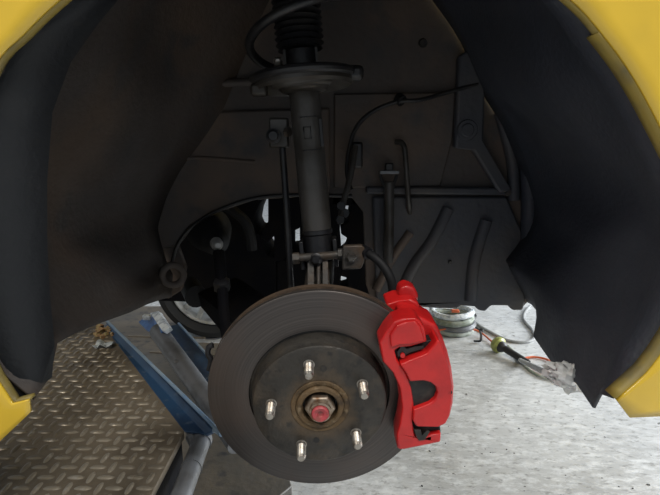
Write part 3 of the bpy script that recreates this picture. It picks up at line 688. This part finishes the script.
# ------------------------------------------------------------------ far wheel standing on the floor
fw = thing('far_wheel', (WY(212,278,2.05).x, 2.05, 0), 'far wheel with silver spokes and black tyre glimpsed below the subframe', 'wheel')
WS = .80; wc = Vector((WY(212,278,2.05).x, 2.05, .315*WS)); wn = Vector((.05, -1, 0)).normalized()
sW = lambda pr: [(a*WS, b*WS) for a, b in pr]
MB().lathe(sW([(.215, -.10), (.225, -.02), (.235, .0), (.27, .018), (.300, .006), (.312, -.02), (.315, -.10), (.312, -.18), (.29, -.205), (.225, -.20)]), wc, wn, 64, close=False).build('tyre', 'tyre', fw)
MB().lathe(sW([(.228, .002), (.222, .006), (.212, .0), (.205, -.03), (.20, -.16)]), wc, wn, 64, close=False).build('rim', 'alloy', fw)
MB().lathe(sW([(0, -.012), (.035, -.012), (.06, -.02), (.07, -.05)]), wc, wn, 32).build('wheel_centre', 'alloy', fw)
for i in range(15):
    a = 2*math.pi*i/15+.1; d = Vector((math.cos(a), 0, math.sin(a))); MB().beam(wc+d*.05+wn*-.02, wc+d*.215*WS+wn*-.012, .022, .02, wn).build('spoke', 'alloy', fw, bevel=.004)
MB().lathe(sW([(0, -.06), (.15, -.06), (.15, -.08)]), wc, wn, 40).build('brake_backing', 'engine_black', fw)

# ------------------------------------------------------------------ clutter on the floor to the right
G = lambda x, y, z=0.0: WZ(x, y, z)
hc = thing('hose_coil', G(453, 335), 'pale green hose coiled in a flat stack on the floor behind the caliper', 'hose')
c0 = G(453, 333)
for k in range(4):
    pts = []
    for i in range(29):
        a = 2*math.pi*i/28+k; r_ = .085+.006*math.sin(k*2+a); pts.append(c0+Vector((r_*math.cos(a)*1.05, .03+r_*math.sin(a), .014+.026*k+.003*math.sin(a*2+k))))
    MB().tube(pts, .0135, 10, 2).build('hose_loop', ('hose_pale', 'grey_steel', 'hose_pale', 'lit_and_hose_white')[k], hc)
MB().box(c0+Vector((-.005, -.035, .118)), (.035, .02, .012)).build('red_tie', 'orange_wire', hc, bevel=.003)
lamp = thing('inspection_lamp', G(503, 352), 'olive round-ended lamp on a dark handle lying on the pale floor', 'lamp')
l0 = G(497, 352)+Vector((0, 0, .034)); l1 = G(528, 367)+Vector((0, 0, .016)); ld = (l1-l0).normalized()
MB().lathe([(0, -.022), (.016, -.020), (.028, -.012), (.0335, .0), (.0335, .012), (.024, .02)], l0, ld, 28).build('lens', 'olive_lens', lamp)
MB().lathe([(.026, .014), (.022, .03), (.014, .04), (.013, (l1-l0).length)], l0, ld, 20).build('handle', 'dark_wire', lamp)
hook = MB().tube([G(474,341,.01), G(480,341,.01), G(481,338,.03), G(481,334,.07), G(480,330,.11), G(483,330,.115)], .005, 8)
tag(hook.build('wire_hook', 'dark_wire'), 'small dark bent hook standing on the floor beside the hose coil', 'hook')
ow = MB().tube([G(432,332,.03), G(446,329,.04), G(463,328,.04), G(478,331,.02), G(490,340,.01), G(495,346,.008)], .0042, 8)
tag(ow.build('orange_wire', 'orange_wire'), 'orange wire running from the hose coil to the olive lamp', 'wire')
ow = MB().tube([G(520,359,.006), G(534,357,.006), G(548,360,.006), G(551,367,.006), G(544,372,.006), G(534,369,.006), G(526,364,.006)], .0045, 8)
tag(ow.build('orange_wire', 'orange_wire'), 'orange wire loop on the floor just left of the clear bag', 'wire')
gw = MB().tube([G(470,318,.006), G(480,326,.006), G(494,334,.006), G(510,341,.006), G(526,342,.006), G(534,338,.006), G(532,330,.006), G(524,320,.006), G(525,312,.006), G(530,306,.006)], .0065, 8)
tag(gw.build('grey_cable', 'grey_wire'), 'grey cable curling across the bright floor under the apron edge', 'cable')
gw = MB().tube([G(455,306,.006), G(468,310,.006), G(476,316,.006), G(470,322,.006), G(482,332,.006)], .0045, 8)
tag(gw.build('dark_cable', 'dark_wire'), 'thin dark cable tangled above the small bent hook', 'cable')
gw = MB().tube([G(505,344,.006), G(514,352,.006), G(522,362,.006), G(531,371,.006), G(543,377,.006), G(556,380,.006), G(566,384,.006)], .0055, 8)
tag(gw.build('pale_cable', 'hose_pale'), 'pale cable running from the olive lamp towards the clear bag', 'cable')
gw = MB().tube([G(226,438,.006), G(214,448,.006), G(202,466,.006), G(192,490,.006), G(186,510,.006)], .0055, 8)
tag(gw.build('floor_cable', 'grey_wire'), 'grey cable on the dim floor beside the hinge pipe', 'cable')

# loom end in a clear bag, hanging from the bottom of the rear liner
bag = thing('bagged_connector', WY(566, 376, .60), 'crumpled clear plastic bag around a connector at the rear liner edge', 'plastic bag')
bc = WY(569, 377, .60); vs_ = []; fs_ = []; nu, nv = 22, 14
import mathutils.noise as mn
for i in range(nv+1):
    th = math.pi*i/nv
    for j in range(nu):
        a = 2*math.pi*j/nu; d = Vector((math.sin(th)*math.cos(a), math.sin(th)*math.sin(a), math.cos(th)))
        r_ = 1+.75*mn.noise(d*2.1+Vector((3,1,7)))+.45*mn.noise(d*5.0)
        q = Vector((d.x*.027, d.y*.016, d.z*.017))*r_; q.z -= q.x*.25
        vs_.append(bc+q)
for i in range(nv):
    for j in range(nu): k = (j+1) % nu; fs_.append((i*nu+j, i*nu+k, (i+1)*nu+k, (i+1)*nu+j))
MB().add(vs_, fs_).build('bag', 'clear_bag', bag, smooth=25)
MB().tube([WY(568,324,.64), WY(576,333,.625), WY(581,346,.61), WY(578,358,.603), WY(572,370,.60)], .0022, 8).build('loom_wire', 'dark_wire', bag)
MB().tube([WY(556,376,.60), WY(545,372,.64), WY(530,365,.9), G(520,360,.02)], [.005,.004,.005,.008], 8).build('loom_tail', 'grey_wire', bag)
for k, (x, y) in enumerate(((560,369), (567,379))): MB().box(WY(x, y, .60), (.014, .010, .010)).build('connector_block', 'grey_steel', bag, bevel=.001)

# grit on the concrete
cd = MB()
for i in range(22):
    p = G(random.uniform(420,655), random.uniform(395,494)); s = random.uniform(.0015, .004)
    cd.box(p+Vector((0,0,s*.3)), (s*random.uniform(.8,2), s, s*.6), Matrix.Rotation(random.random()*3, 3, 'Z'))
tag(cd.build('floor_grit', 'chip_dark', smooth=0), 'dark specks of grit strewn on the pale concrete', 'grit', kind='stuff')

for o in bpy.data.objects:
    if '_w' in o: del o['_w']
